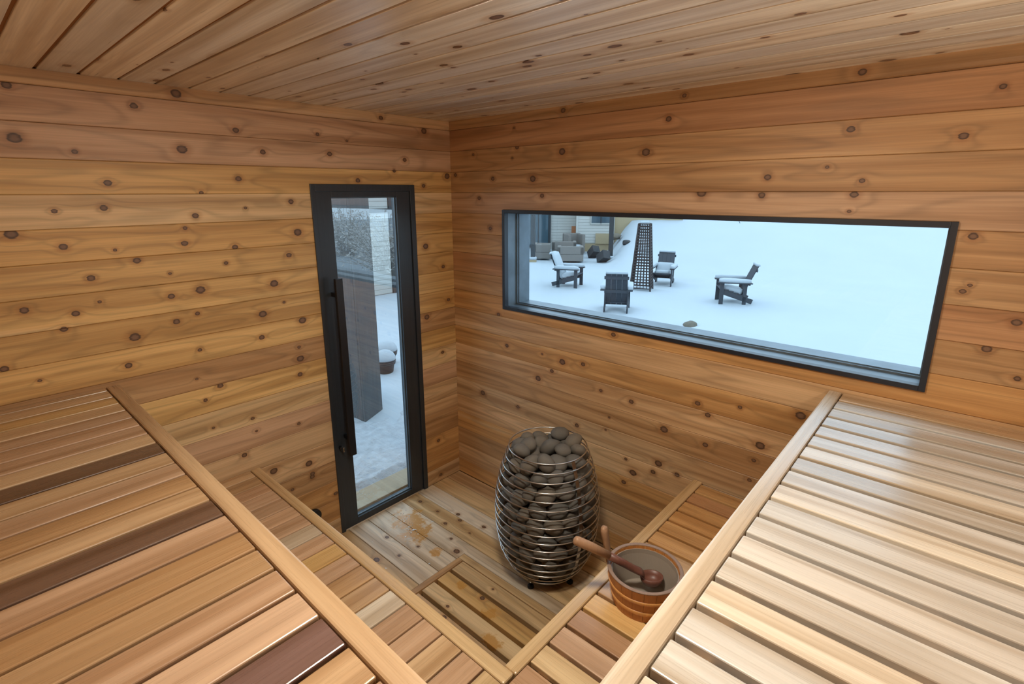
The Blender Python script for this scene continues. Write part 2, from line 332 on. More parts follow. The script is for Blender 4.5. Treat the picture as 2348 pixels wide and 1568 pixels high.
TONE = dict(pink=(0.56, 0.35, 0.205), gold=(0.64, 0.395, 0.15), pale=(0.69, 0.48, 0.25), brown=(0.49, 0.285, 0.13), red=(0.48, 0.25, 0.115), tan=(0.59, 0.38, 0.20), orange=(0.59, 0.32, 0.12), dark=(0.16, 0.088, 0.054), deep=(0.20, 0.108, 0.082), light=(0.71, 0.585, 0.43), ash=(0.65, 0.575, 0.475), ashen=(0.62, 0.54, 0.44))
DT = ['pink', 'pink', 'gold', 'pale', 'gold', 'gold', 'gold', 'gold', 'gold', 'brown', 'gold', 'pale', 'pink', 'tan', 'tan', 'brown', 'orange', 'orange', 'tan']
WT = ['red', 'brown', 'brown', 'pink', 'brown', 'brown', 'red', 'brown', 'orange', 'tan', 'orange', 'tan', 'brown', 'tan', 'tan', 'orange', 'brown', 'tan', 'orange']  # redder than the door wall: this wall's lighting is put into the tones
def jit(t, s):
    r = random.Random(s*7+1); l = r.uniform(0.92, 1.08); q = r.uniform(-0.02, 0.02); return [t[0]*l*(1+q), t[1]*l, t[2]*l*(1-q)]
for k in range(1, 20):
    z1 = ZT-(k-1)*PW; z0 = max(ZT-k*PW, 0.0); zm = ZT-(k-0.5)*PW
    a0, a1 = z0-zm+0.0004, z1-zm-0.0004
    # door wall
    pieces = []
    if z0 >= DZ1: pieces = [(XB, 0.0, a0, a1)]
    else:
        pieces = [(XB, DX0, a0, a1), (DX1, 0.0, a0, a1)]
        if z1 > DZ1: pieces.append((DX0, DX1, DZ1-zm, a1))
    for (x0, x1, b0, b1) in pieces:
        me = plank_mesh(x0+1.4, x1+1.4, b0, b1, 0.0178, 0.0024, 'wall')
        o = link('plank', me, M['wall'], wall_left); o.matrix_basis = Matrix.Translation((-1.4, 0, zm)) @ RA
        kn = [(kx+1.4, kz-zm, r) for kx, kz, r in DOOR_KNOTS if z0-0.004 <= kz < z1+0.004 and x0-0.03 < kx < x1+0.03]
        give(o, jit(TONE[DT[k-1]], k), k*1.0+0.3, kn)
    pieces = []
    if z0 >= WZ1 or z1 <= WZ0: pieces = [(0.0, YB, a0, a1)]
    else:
        pieces = [(0.0, WY0, a0, a1), (WY1, YB, a0, a1)]
        if z1 > WZ1: pieces.append((WY0, WY1, WZ1-zm, a1))
        if z0 < WZ0: pieces.append((WY0, WY1, a0, WZ0-zm))
    for (y0, y1, b0, b1) in pieces:
        me = plank_mesh(-y0-1.5, -y1-1.5, b0, b1, 0.0178, 0.0024, 'wall')
        o = link('plank', me, M['wall'], wall_right); o.matrix_basis = Matrix.Translation((0, -1.5, zm)) @ RB
        kn = [(-ky-1.5, kz-zm, r) for ky, kz, r in WIN_KNOTS if z0-0.004 <= kz < z1+0.004 and y1-0.03 < ky < y0+0.03]
        give(o, jit(TONE[WT[k-1]], k+50), k*1.0+40.7, kn)
# top trims
for nm, R, loc, x0, x1, kn, lab in (('trim_1', RA, (-1.4, -0.0005, 2.4185), XB+1.4, 1.4-0.016, [(-1.525+1.4, 0.0, 0.016), (-0.52+1.4, 0.0, 0.011)], 'cedar cornice strip under the ceiling above the door'),
                                    ('trim_2', RB, (-0.0005, -1.5, 2.4185), -1.5, 1.55, [(0.70, 0.002, 0.01), (0.05, 0.0, 0.009), (-0.6, 0.004, 0.009)], 'cedar cornice strip under the ceiling above the window')):
    bm = bmesh.new()
    cs = [(-0.0265, 0.0), (0.0265, 0.0), (0.0265, 0.013), (-0.010, 0.016), (-0.0235, 0.012), (-0.0265, 0.008)]
    a = [bm.verts.new((x0, y, z)) for y, z in cs]; b = [bm.verts.new((x1, y, z)) for y, z in cs]
    for i in range(6): bm.faces.new((a[i], a[(i+1) % 6], b[(i+1) % 6], b[i]))
    bm.faces.new(a[::-1]); bm.faces.new(b)
    o = link(nm, finish(bm, nm), M['wall']); o.matrix_basis = Matrix.Translation(loc) @ R
    give(o, TONE['tan'] if nm == 'trim_1' else TONE['brown'], 61 if nm == 'trim_1' else 77, kn); tag(o, lab, 'trim', None, 'structure')
# ceiling
ceiling = boxes('ceiling', [((XB-0.2, YB-0.2, ZC+0.006), (0.23, 0.17, ZC+0.2))], M['backing'], 'cedar board ceiling with dark open grooves', 'ceiling')
cx = -1.968+7*0.1225-0.1225*14
CT = ['light', 'ash', 'light', 'ashen', 'light', 'ash', 'light', 'ash', 'light', 'ashen', 'ash', 'light']
for i in range(-1, 23):
    x1 = 0.0-(i)*0.1225+0.008 if False else -1.968+(16-i)*0.1225
    x0 = x1-0.1120
    if x1 <= XB+0.02 or x0 >= -0.005: continue
    x1 = min(x1, -0.001); x0 = max(x0, XB); xm = (x0+x1)/2; hw = (x1-x0)/2
    me = plank_mesh(-1.525, 1.525, -hw, hw, 0.006, 0.0012, 'ceil')
    o = link('plank', me, M['ceil'], ceiling); o.matrix_basis = Matrix.Translation((xm, -1.525, ZC)) @ RC
    give(o, [min(0.86, v*q) for v, q in zip(jit(TONE[CT[i % 12]], i+90), (1.10, 1.20, 1.30))], i*1.7+5)
# floor
floor = boxes('floor', [((XB-0.2, YB-0.2, -0.25), (0.23, 0.17, -0.06))], M['backing'], 'pale cedar plank floor with a slatted drain hatch', 'floor')
FT = ['tan', 'pale', 'light', 'pale', 'light', 'light', 'light', 'pale', 'tan']
HX, HY = -0.600, -0.690
for i in range(0, 21):
    x1 = -0.001 if i == 0 else -0.123-(i-1)*0.1335
    x0 = -0.123-i*0.1335
    if x0 < XB: break
    xm = (x0+x1)/2; ym = -1.525
    segs = [(0.0, YB, x0, x1)]
    if x0 < HX < x1: segs = [(0.0, HY, x0, x1), (HY, YB, HX, x1)]
    elif x1 <= HX and x0 > -1.35: segs = [(0.0, HY, x0, x1), (-1.95, YB, x0, x1)]
    for ya, yb, xa, xb in segs:
        me = plank_mesh(-ya+ym, -yb+ym, xa-xm+0.0017, xb-xm-0.0017, 0.03, 0.0015, 'floor')
        o = link('plank', me, M['floor'], floor); o.matrix_basis = Matrix.Translation((xm, ym, 0)) @ RF
        kn = [(-ky+ym, kx-xm, r) for kx, ky, r in FLOOR_KNOTS if xa <= kx < xb and yb < ky <= ya]
        give(o, jit(TONE[FT[i % 9]], i+20), i*2.3+9, kn)
# drain hatch (loose slatted grate set flush in the floor)
hatch = tag(empty('floor_grate', (0, 0, 0)), 'slatted cedar floor grate set flush in the floor beside the heater', 'floor grate')
def strip(x0, x1, y0, y1, tone, seed, parent, z=0.0, th=0.035, along='y', bev=0.002, name='slat', mat='floor', kn=()):
    if along == 'y':
        me = box_mesh((-(y1-y0)/2, -(x1-x0)/2, -th), ((y1-y0)/2, (x1-x0)/2, 0), bev, 2, name, mat); R = RF
    else:
        me = box_mesh((-(x1-x0)/2, -(y1-y0)/2, -th), ((x1-x0)/2, (y1-y0)/2, 0), bev, 2, name, mat); R = Matrix.Identity(4)
    o = link(name, me, M[mat], parent); o.matrix_basis = Matrix.Translation(((x0+x1)/2, (y0+y1)/2, z)) @ R
    give(o, tone, seed, kn); return o
strip(HX-0.042, HX-0.001, -1.94, HY-0.001, TONE['pale'], 31, hatch, name='edge_strip')
strip(-1.34, HX-0.043, HY-0.036, HY-0.001, TONE['brown'], 32, hatch, along='x', name='edge_strip')
ht = ['pale', 'gold', 'pale', 'tan', 'brown', 'tan']
for i in range(6):
    x1 = HX-0.048-i*0.1045-(0.0 if i == 0 else 0.0); x0 = x1-0.083
    xm, ym = (x0+x1)/2, (HY-0.042-1.94)/2
    kn = [(-(ky-ym), kx-xm, r) for kx, ky, r in FLOOR_KNOTS if x0 <= kx < x1 and ky < HY]
    strip(x0, x1, -1.94, HY-0.042, jit(TONE[ht[i]], i), 40+i*3, hatch, bev=0.003, kn=kn)
for yy in (-1.0, -1.75):
    strip(-1.33, HX-0.05, yy-0.02, yy+0.02, TONE['brown'], 3, hatch, z=-0.036, th=0.022, along='x', name='bearer')

# ------------------------------------------------------------------ door
door = tag(empty('door_1', (0, 0, 0)), 'narrow black framed glass door with a long black pull bar', 'door', None, 'structure')
def part(name, lo, hi, mat, parent, bev=0.0015):
    return link(name, box_mesh(lo, hi, bev, 2, name), M[mat] if isinstance(mat, str) else mat, parent)
FY0, FY1 = -0.007, 0.165
part('jamb', (DX0, FY0, 0.0), (DX0+0.026, FY1, DZ1), 'black', door)
part('jamb', (DX1-0.034, FY0, 0.0), (DX1, FY1, DZ1), 'black', door)
part('head', (DX0+0.0262, FY0, DZ1-0.036), (DX1-0.0342, FY1, DZ1), 'black', door)
LX0, LX1, LZ0, LZ1 = -0.9436, -0.3374, 0.004, 2.0215
GX0, GX1, GZ0, GZ1 = -0.852, -0.432, 0.046, 1.990
part('stile', (LX0, 0.003, LZ0), (GX0, 0.055, LZ1), 'black', door)
part('stile', (GX1, 0.003, LZ0), (LX1, 0.055, LZ1), 'black', door)
part('rail', (GX0+0.0002, 0.003, LZ0), (GX1-0.0002, 0.055, GZ0), 'black', door)
part('rail', (GX0+0.0002, 0.003, GZ1), (GX1-0.0002, 0.055, LZ1), 'black', door)
part('glass_pane', (GX0+0.0004, 0.030, GZ0+0.0004), (GX1-0.0004, 0.0315, GZ1-0.0004), 'doorglass', door, 0)
for lo, hi in (((GX0, 0.020, GZ0), (GX0+0.006, 0.0295, GZ1)), ((GX1-0.006, 0.020, GZ0), (GX1, 0.0295, GZ1)), ((GX0+0.006, 0.020, GZ0), (GX1-0.006, 0.0295, GZ0+0.006)), ((GX0+0.006, 0.020, GZ1-0.006), (GX1-0.006, 0.0295, GZ1))):
    part('glazing_bead', lo, hi, 'galv', door, 0)
for lo, hi in (((DX0+0.026, 0.0555, 0.0), (DX0+0.045, 0.075, DZ1-0.0362)), ((DX1-0.053, 0.0555, 0.0), (DX1-0.0342, 0.075, DZ1-0.0362)), ((DX0+0.0455, 0.0555, DZ1-0.05), (DX1-0.0535, 0.075, DZ1-0.0362))): part('door_stop', lo, hi, 'black', door)
hd = part('handle', (-0.915, -0.082, 0.520), (-0.873, -0.060, 1.565), 'blackmetal', door, 0.002)
for zz in (1.47, 0.62): part('standoff', (-0.902, -0.0605, zz-0.012), (-0.886, 0.0035, zz+0.012), 'blackmetal', hd, 0.002)
lk = link('lock', tube_mesh([(0, 0, 0), (0, -0.024, 0), (0, -0.026, 0)], [0.011, 0.011, 0.009], 16, name='lock'), M['blackmetal'], door, (-0.930, 0.003, 0.556))
link('thumb_turn', box_mesh((-0.004, -0.046, -0.014), (0.004, -0.0255, 0.014), 0.002, 2, 'turn'), M['chrome'], lk)
sill = tag(link('door_sill', box_mesh((DX0-0.1, 0.168, -0.10), (DX1+0.1, 0.36, -0.02), 0.004), M['sill']), 'pale wooden threshold board just outside the glass door', 'threshold', None, 'structure')
# small round vent low on the door wall
vent = tag(empty('air_vent', (-1.135, 0, 0.205)), 'small round black air vent low on the wall beside the door', 'air vent')
link('cover', tube_mesh([(0, 0, 0), (0, -0.018, 0), (0, -0.024, 0)], [0.042, 0.042, 0.034], 28, name='vent_cover'), M['vent'], vent)
link('pull_knob', tube_mesh([(0, -0.0235, 0), (0, -0.034, 0), (0, -0.037, 0)], [0.012, 0.014, 0.009], 16, name='vent_knob'), M['vent'], vent)

# ------------------------------------------------------------------ windows
def picture_window(nm, along_neg_y, x_in, ya, yb, z0, z1, depth, label):
    w_ = tag(empty(nm), label, 'window', None, 'structure'); s = 1 if along_neg_y else -1
    def bx(name, xa, xb, y0, y1, za, zb, mat, bev=0.001):
        xs = sorted((x_in+s*xa, x_in+s*xb)); return part(name, (xs[0], min(y0, y1), za), (xs[1], max(y0, y1), zb), mat, w_, bev)
    f = 0.020; g = 0.0002
    bx('frame_side', -0.012, 0.022, ya, ya-f, z0, z1, 'frame'); bx('frame_side', -0.012, 0.022, yb, yb+f, z0, z1, 'frame')
    bx('frame_top', -0.012, 0.022, ya-f-g, yb+f+g, z1-f, z1, 'frame'); bx('frame_bottom', -0.012, 0.022, ya-f-g, yb+f+g, z0, z0+f, 'frame')
    for q0, q1, e in ((0.0225, 0.098, 0.016), (0.1155, depth, 0.028)):
        bx('reveal_side', q0, q1, ya, ya-e, z0, z1, 'galv', 0); bx('reveal_side', q0, q1, yb, yb+e, z0, z1, 'galv', 0)
        bx('reveal_top', q0, q1, ya-e-g, yb+e+g, z1-e, z1, 'galv', 0); bx('reveal_bottom', q0, q1, ya-e-g, yb+e+g, z0, z0+e, 'galv', 0)
    for q0, q1 in ((0.0985, 0.104), (0.1085, 0.115)):
        e = 0.024
        bx('glazing_bead', q0, q1, ya, ya-e, z0, z1, 'galv', 0); bx('glazing_bead', q0, q1, yb, yb+e, z0, z1, 'galv', 0)
        bx('glazing_bead', q0, q1, ya-e-g, yb+e+g, z1-e, z1, 'galv', 0); bx('glazing_bead', q0, q1, ya-e-g, yb+e+g, z0, z0+e, 'galv', 0)
    bx('glass_pane', 0.1045, 0.1075, ya-0.001, yb+0.001, z0+0.001, z1-0.001, 'glass', 0)
    return w_
picture_window('window_1', True, 0.0, WY0, WY1, WZ0, WZ1, 0.215, 'wide black framed picture window looking onto the snowy yard')

# ------------------------------------------------------------------ fill lamps added out of view, on wall and ceiling
for lx, ly, lr, lab in ((-0.75, YB, 0.0, 'frosted fill lamp added out of view near the window wall'), (-1.95, YB, 0.0, 'frosted fill lamp added out of view near the corner')):
    lm = tag(empty('added_wall_lamp', (lx, ly, 1.92), lr), lab, 'lamp', 'added wall fill lamps')
    link('housing', box_mesh((-0.19, 0.001, -0.10), (0.19, 0.022, 0.10), 0.004), M['black'], lm)
    bm = bmesh.new(); prev = None
    for k in range(9):
        a = math.pi*k/8; row = [bm.verts.new((x, 0.0225+0.075*math.sin(a), -0.08*math.cos(a))) for x in (-0.17, 0.17)]
        if prev: bm.faces.new((prev[0], prev[1], row[1], row[0]))
        prev = row
    link('diffuser', finish(bm, 'diffuser', True), M['lamp'], lm)
cl = tag(empty('added_ceiling_lamp', (-1.56, -1.86, ZC)), 'round frosted fill lamp added to the ceiling out of view', 'lamp')  # invented fixture, added to light the lower room evenly
link('housing', lathe_mesh([(0.150, 0.0), (0.150, -0.010), (0.140, -0.012)], 40, 'housing', False), M['black'], cl)
link('diffuser', lathe_mesh([(0.136, -0.0122), (0.130, -0.017), (0.100, -0.021), (0.01, -0.023)], 20, 'diffuser'), M['added_ceiling_lamp'], cl)
# ------------------------------------------------------------------ benches
ZU, ZL = 1.235, 0.630
def bench(label, axis, front, back, a_lo, a_hi, gap0, pitch, gap, z, tones, nose_t, a_nose=None, seed0=0, dim=(1, 1, 1)):
    """axis 'y': front edge runs along y (slats along x); axis 'x': front edge runs along x (slats along y)"""
    b = tag(empty('sauna_bench'), label, 'bench', 'slatted sauna benches')
    n = 0; e1 = a_hi
    edges = [a_hi] + [gap0-i*pitch for i in range(60) if gap0-i*pitch > a_lo+0.03] + [a_lo]
    nose_in = front-0.0455
    for i in range(len(edges)-1):
        hi = edges[i]-(gap/2 if i else 0.001); lo = edges[i+1]+(gap/2 if i+1 < len(edges)-1 else 0.001)
        if hi-lo < 0.012: continue
        t = [v*q for v, q in zip(jit(TONE[tones[i % len(tones)]], i+seed0), dim)]  # high benches' tones lowered to offset the near lamps' light
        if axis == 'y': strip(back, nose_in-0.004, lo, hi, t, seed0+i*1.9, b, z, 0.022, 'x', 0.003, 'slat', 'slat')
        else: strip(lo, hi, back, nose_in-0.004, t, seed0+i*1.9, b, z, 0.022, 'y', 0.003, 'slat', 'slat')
    lo, hi = a_nose if a_nose else (a_lo, a_hi); nose_t = [v*q for v, q in zip(nose_t, dim)]
    if axis == 'y':
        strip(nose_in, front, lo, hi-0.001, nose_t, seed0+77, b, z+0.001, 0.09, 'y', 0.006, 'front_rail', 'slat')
        for xx in (front-0.10, (front+back)/2, back+0.08): strip(xx-0.02, xx+0.02, a_lo+0.005, a_hi-0.005, TONE['brown'], seed0+5, b, z-0.0225, 0.085, 'y', 0.002, 'bearer', 'slat')
        for yy in (a_hi-0.06, (a_lo+a_hi)/2, a_lo+0.06): link('leg', box_mesh((front-0.14, yy-0.02, 0.0005), (front-0.10-0.021, yy+0.02, z-0.023), 0.003, 2, 'leg', 'slat'), M['slat'], b)
    else:
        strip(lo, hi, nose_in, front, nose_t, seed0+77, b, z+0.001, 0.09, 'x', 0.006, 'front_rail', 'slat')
        for yy in (front-0.10, (front+back)/2, back+0.08): strip(a_lo+0.005, a_hi-0.005, yy-0.02, yy+0.02, TONE['brown'], seed0+5, b, z-0.0225, 0.085, 'x', 0.002, 'bearer', 'slat')
        for xx in (a_hi-0.06, (a_lo+a_hi)/2, a_lo+0.06): link('leg', box_mesh((xx-0.02, front-0.14, 0.0005), (xx+0.02, front-0.121, z-0.023), 0.003, 2, 'leg', 'slat'), M['slat'], b)
    for c in b.children:
        if 'tone' not in c: give(c, TONE['brown'], 2)
    return b
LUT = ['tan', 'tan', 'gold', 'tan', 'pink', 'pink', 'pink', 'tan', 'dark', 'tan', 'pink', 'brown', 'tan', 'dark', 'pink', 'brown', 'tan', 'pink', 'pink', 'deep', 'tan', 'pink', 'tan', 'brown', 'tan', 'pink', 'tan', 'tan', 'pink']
LLT = ['tan', 'brown', 'pink', 'pink', 'pink', 'pink', 'pink', 'light', 'pink', 'gold', 'pink', 'brown', 'tan', 'light', 'pink', 'pink', 'tan', 'pink', 'pale', 'tan', 'pink', 'tan', 'pink', 'tan', 'tan']
RLT = ['orange', 'orange', 'red', 'orange', 'orange', 'orange', 'orange', 'tan', 'tan', 'tan', 'tan', 'gold', 'pink', 'pink', 'pale', 'pink']
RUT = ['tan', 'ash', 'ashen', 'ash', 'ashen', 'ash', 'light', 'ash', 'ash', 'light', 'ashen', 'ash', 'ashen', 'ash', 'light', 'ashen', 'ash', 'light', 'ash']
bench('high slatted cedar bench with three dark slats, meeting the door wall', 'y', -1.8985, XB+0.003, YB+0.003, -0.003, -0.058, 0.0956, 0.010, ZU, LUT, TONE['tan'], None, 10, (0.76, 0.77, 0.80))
bench('low cedar step bench in front of the high bench, beside the door', 'y', -1.392, -2.0, -2.35, -0.003, -0.083, 0.0951, 0.007, ZL, LLT, TONE['pale'], (-1.776, -0.003), 60)
bench('low cedar bench under the window that carries the bucket', 'x', -1.737, -2.35, -1.4415, -0.003, -0.022, 0.0938, 0.014, ZL, RLT, TONE['pale'], (-1.391, -0.003), 110)
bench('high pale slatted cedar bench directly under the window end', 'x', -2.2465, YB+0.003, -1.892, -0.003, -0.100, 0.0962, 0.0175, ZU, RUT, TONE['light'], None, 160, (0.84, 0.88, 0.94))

# ------------------------------------------------------------------ heater with stones
HC = Vector((-0.395, -1.125, 0.0))
heater = tag(empty('sauna_heater', HC), 'barrel shaped wire cage sauna heater full of stones', 'sauna heater')
PZ = [0.060, 0.090, 0.13, 0.20, 0.30, 0.40, 0.50, 0.60, 0.68, 0.757]
PR = [0.172, 0.196, 0.222, 0.249, 0.267, 0.273, 0.268, 0.251, 0.229, 0.200]
_pz = np.array(PZ); _pr = np.array(PR)
def Rz(z):
    z = min(max(z, PZ[0]), PZ[-1]); return float(np.interp(z, _pz, _pr))
NR = 16
for i in range(NR+1):
    z = 0.757-i*(0.757-0.068)/NR; r = Rz(z)
    link('ring', tube_mesh([(r*math.cos(a), r*math.sin(a), z) for a in [2*math.pi*k/72 for k in range(72)]], 0.0034, 8, True, 'ring'), M['steel'], heater)
for deg in (256, 136, 16):
    a = math.radians(deg); bm = bmesh.new(); prev = None
    t = Vector((-math.sin(a), math.cos(a), 0)); o_ = Vector((math.cos(a), math.sin(a), 0))
    for z in np.linspace(0.068, 0.757, 24):
        r = Rz(float(z))-0.0042
        row = [bm.verts.new(o_*(r-dd)+t*ss+Vector((0, 0, float(z)))) for dd, ss in ((0, -0.010), (0, 0.010), (0.003, 0.010), (0.003, -0.010))]
        if prev: [bm.faces.new((prev[k], prev[(k+1) % 4], row[(k+1) % 4], row[k])) for k in range(4)]
        else: bm.faces.new(row[::-1])
        prev = row
    bm.faces.new(prev); link('upright', finish(bm, 'upright'), M['steel'], heater)
link('base_plate', lathe_mesh([(0.165, 0.050), (0.168, 0.054), (0.168, 0.058), (0.02, 0.058)], 40, 'base_plate', False), M['darksteel'], heater)
for deg in (186, 276, 6, 96):
    a = math.radians(deg); f = link('foot', tube_mesh([(0, 0, 0.018), (0, 0, 0.05)], 0.006, 10, name='foot'), M['chrome'], heater, (0.150*math.cos(a)*1.0, 0.150*math.sin(a), 0))
    link('foot_pad', lathe_mesh([(0.017, 0.0), (0.017, 0.010), (0.009, 0.018)], 20, 'foot_pad'), M['rubber'], f)
# stones: a relaxed pile of pebbles in the cage
rng = np.random.default_rng(11)
N = 290
rad = rng.uniform(0.0365, 0.0505, N)
pz = rng.uniform(0.11, 1.15, N); pa = rng.uniform(0, 2*np.pi, N); pr_ = 0.2*np.sqrt(rng.uniform(0, 1, N))
pos = np.stack([pr_*np.cos(pa), pr_*np.sin(pa), pz], 1)
for it in range(420):
    pos[:, 2] -= 0.0022 if it < 340 else 0.0006
    for sub in range(2):
        dv = pos[:, None, :]-pos[None, :, :]; ds = np.sqrt((dv**2).sum(-1))+1e-9
        ov = (rad[:, None]+rad[None, :])*0.97-ds; np.fill_diagonal(ov, 0); ov = np.clip(ov, 0, None)
        pos += (dv/ds[..., None]*ov[..., None]*0.42).sum(1)
        Rl = np.interp(pos[:, 2], _pz, _pr)-0.012-rad*1.08
        rr = np.sqrt(pos[:, 0]**2+pos[:, 1]**2)+1e-9; s = np.minimum(1.0, np.maximum(Rl, 0.01)/rr)
        pos[:, 0] *= s; pos[:, 1] *= s
        pos[:, 2] = np.maximum(pos[:, 2], 0.060+rad)
smeshes = []
for v in range(7):
    r_ = random.Random(v+3); bm = bmesh.new(); bmesh.ops.create_icosphere(bm, subdivisions=3, radius=1.0)
    sx, sy, sz = r_.uniform(1.12, 1.32), r_.uniform(0.98, 1.12), r_.uniform(0.74, 0.92); off = Vector((v*7.7, 1.3, 2.2))
    for p in bm.verts:
        n_ = 1+0.13*noise.noise(p.co*0.9+off)+0.05*noise.noise(p.co*2.4+off)
        p.co = Vector((p.co.x*sx, p.co.y*sy, p.co.z*sz))*n_
    me = finish(bm, 'stone', True); me.materials.append(M['stone']); smeshes.append(me)
for i in range(N):
    if pos[i, 2] > 0.772: continue
    o = link('sauna_stone', smeshes[i % 7]); o.location = HC+Vector([float(v) for v in pos[i]])
    rq = random.Random(i); o.rotation_euler = (rq.uniform(-0.7, 0.7), rq.uniform(-0.7, 0.7), rq.uniform(0, 6.28)); s_ = float(rad[i])*1.0; o.scale = (s_, s_, s_)
    top = pos[i, 2] > 0.68
    tag(o, 'smooth dark grey pebble heaped at the open top of the heater' if top else 'smooth dark grey pebble behind the wire rings of the heater', 'stone', 'stones heaped at the heater top' if top else 'stones inside the heater cage')

# ------------------------------------------------------------------ bucket and ladle
BC = Vector((-0.878, -1.923, ZL+0.0005)); BH, BR0, BR1 = 0.132, 0.104, 0.128
bucket = tag(empty('wooden_bucket', BC), 'round orange wooden bucket with two hoops on the low bench', 'bucket')
NS = 20
def stave_mesh(h, name='stave'):
    bm = bmesh.new(); da = math.pi/NS-0.004; rows = []
    for z, r in ((0, BR0), (h*0.5, BR0+(BR1-BR0)*h*0.5/BH), (h, BR0+(BR1-BR0)*h/BH)):
        rows.append([bm.verts.new((rr*math.cos(a), rr*math.sin(a), z)) for rr, a in ((r, -da), (r, -da/3), (r, da/3), (r, da), (r-0.012, da), (r-0.012, -da))])
    for i in range(2):
        for k in range(6): bm.faces.new((rows[i][k], rows[i][(k+1) % 6], rows[i+1][(k+1) % 6], rows[i+1][k]))
    bm.faces.new(rows[0][::-1]); bm.faces.new(rows[-1]); return finish(bm, name)
sm = stave_mesh(BH-0.004)
for k in range(NS): link('stave', sm, M['stave'], bucket, None, (0, 0, 2*math.pi*k/NS))
for z0, z1 in ((0.030, 0.046), (0.078, 0.092)):
    R0 = lambda z: BR0+(BR1-BR0)*z/BH
    link('hoop', lathe_mesh([(R0(z0)+0.0003, z0), (R0(z0)+0.0035, z0+0.002), (R0(z1)+0.0035, z1-0.002), (R0(z1)+0.0003, z1)], 64, 'hoop', True, False), M['hoop'], bucket)
link('rim', lathe_mesh([(BR1-0.013, BH-0.0038), (BR1-0.0005, BH-0.0038), (BR1-0.0005, BH-0.001), (BR1-0.002, BH), (BR1-0.011, BH), (BR1-0.013, BH-0.001), (BR1-0.013, BH-0.0038)], 64, 'rim', True, False), M['rimwood'], bucket)
link('liner', lathe_mesh([(BR1-0.0135, BH-0.014), (BR1-0.018, BH-0.014), (BR1-0.020, BH-0.030), (BR0-0.018, 0.012), (BR0-0.020, 0.0102), (BR0-0.024, 0.010), (0.001, 0.010)], 72, 'liner', False, False), M['liner'], bucket)
# raised grip stave
ea = math.radians(97); er_ = Vector((math.cos(ea), math.sin(ea), 0)); et = Vector((-math.sin(ea), math.cos(ea), 0))
bm = bmesh.new(); rows = []
for z, hw in ((0.09, 0.010), (BH, 0.011), (BH+0.03, 0.012), (BH+0.055, 0.015), (BH+0.075, 0.0165), (BH+0.088, 0.014), (BH+0.094, 0.007)):
    r = BR1+0.0018+(z-BH)*0.20
    rows.append([bm.verts.new(er_*(r+dr)+et*s_*hw+Vector((0, 0, z))) for dr, s_ in ((0, -1), (0, 1), (0.017, 1), (0.017, -1))])
for i in range(len(rows)-1):
    for k in range(4): bm.faces.new((rows[i][k], rows[i][(k+1) % 4], rows[i+1][(k+1) % 4], rows[i+1][k]))
bm.faces.new(rows[0][::-1]); bm.faces.new(rows[-1])
bmesh.ops.bevel(bm, geom=[e for e in bm.edges], offset=0.002, segments=2, affect='EDGES')
link('grip', finish(bm, 'grip', True), M['ladle'], bucket)
# ladle
LP2, LP1, LTIP = Vector((-0.822, -1.934, 0.684)), Vector((-0.937, -1.826, 0.778)), Vector((-1.038, -1.737, 0.868))
ladle = tag(empty('ladle', LTIP), 'long handled wooden ladle leaning in the bucket', 'ladle')
dirv = (LP2-LTIP); LL_ = dirv.length; dirv.normalize(); side = dirv.cross(Vector((0, 0, 1))).normalized(); upn = side.cross(dirv)
def ladle_part(name, ss, mat):
    bm = bmesh.new(); prev = None
    for s_, hw, hh, dz in ss:
        c = dirv*(s_*LL_)+upn*dz
        row = [bm.verts.new(c+side*hw*math.cos(a)+upn*hh*math.sin(a)) for a in [2*math.pi*(k+0.5)/12 for k in range(12)]]
        if prev: [bm.faces.new((prev[k], prev[(k+1) % 12], row[(k+1) % 12], row[k])) for k in range(12)]
        else: bm.faces.new(row[::-1])
        prev = row
    bm.faces.new(prev); link(name, finish(bm, name, True), M[mat], ladle)
ladle_part('grip', [(0.0, 0.007, 0.008, 0), (0.012, 0.013, 0.014, 0), (0.04, 0.0155, 0.0165, 0), (0.20, 0.015, 0.0165, 0.003), (0.42, 0.0135, 0.014, 0.003)], 'ladle')
ladle_part('shaft', [(0.4205, 0.0135, 0.014, 0.003), (0.6, 0.012, 0.0135, 0.002), (0.72, 0.013, 0.013, 0.0), (0.79, 0.018, 0.012, 0.001), (0.84, 0.024, 0.008, 0.002)], 'ladledark')
bm = bmesh.new(); outer = []; NB = 24
for rr, zz in ((0.012, -0.030), (0.026, -0.025), (0.035, -0.012), (0.038, 0.004), (0.035, 0.004), (0.032, -0.010), (0.022, -0.021), (0.008, -0.024)):
    outer.append([bm.verts.new((rr*math.cos(2*math.pi*k/NB), rr*math.sin(2*math.pi*k/NB)*0.86, zz)) for k in range(NB)])
for i in range(len(outer)-1):
    for k in range(NB): bm.faces.new((outer[i][k], outer[i][(k+1) % NB], outer[i+1][(k+1) % NB], outer[i+1][k]))
bm.faces.new(outer[0][::-1]); bm.faces.new(outer[-1])
bowl = link('bowl', finish(bm, 'bowl', True), M['ladledark'], ladle, dirv*(LL_*0.93)+dirv*0.012+Vector((0, 0, 0.004)))
bowl.scale = (1.08, 1.08, 1.0); bowl.rotation_euler = (math.radians(-6), math.radians(2), math.atan2(dirv.y, dirv.x))
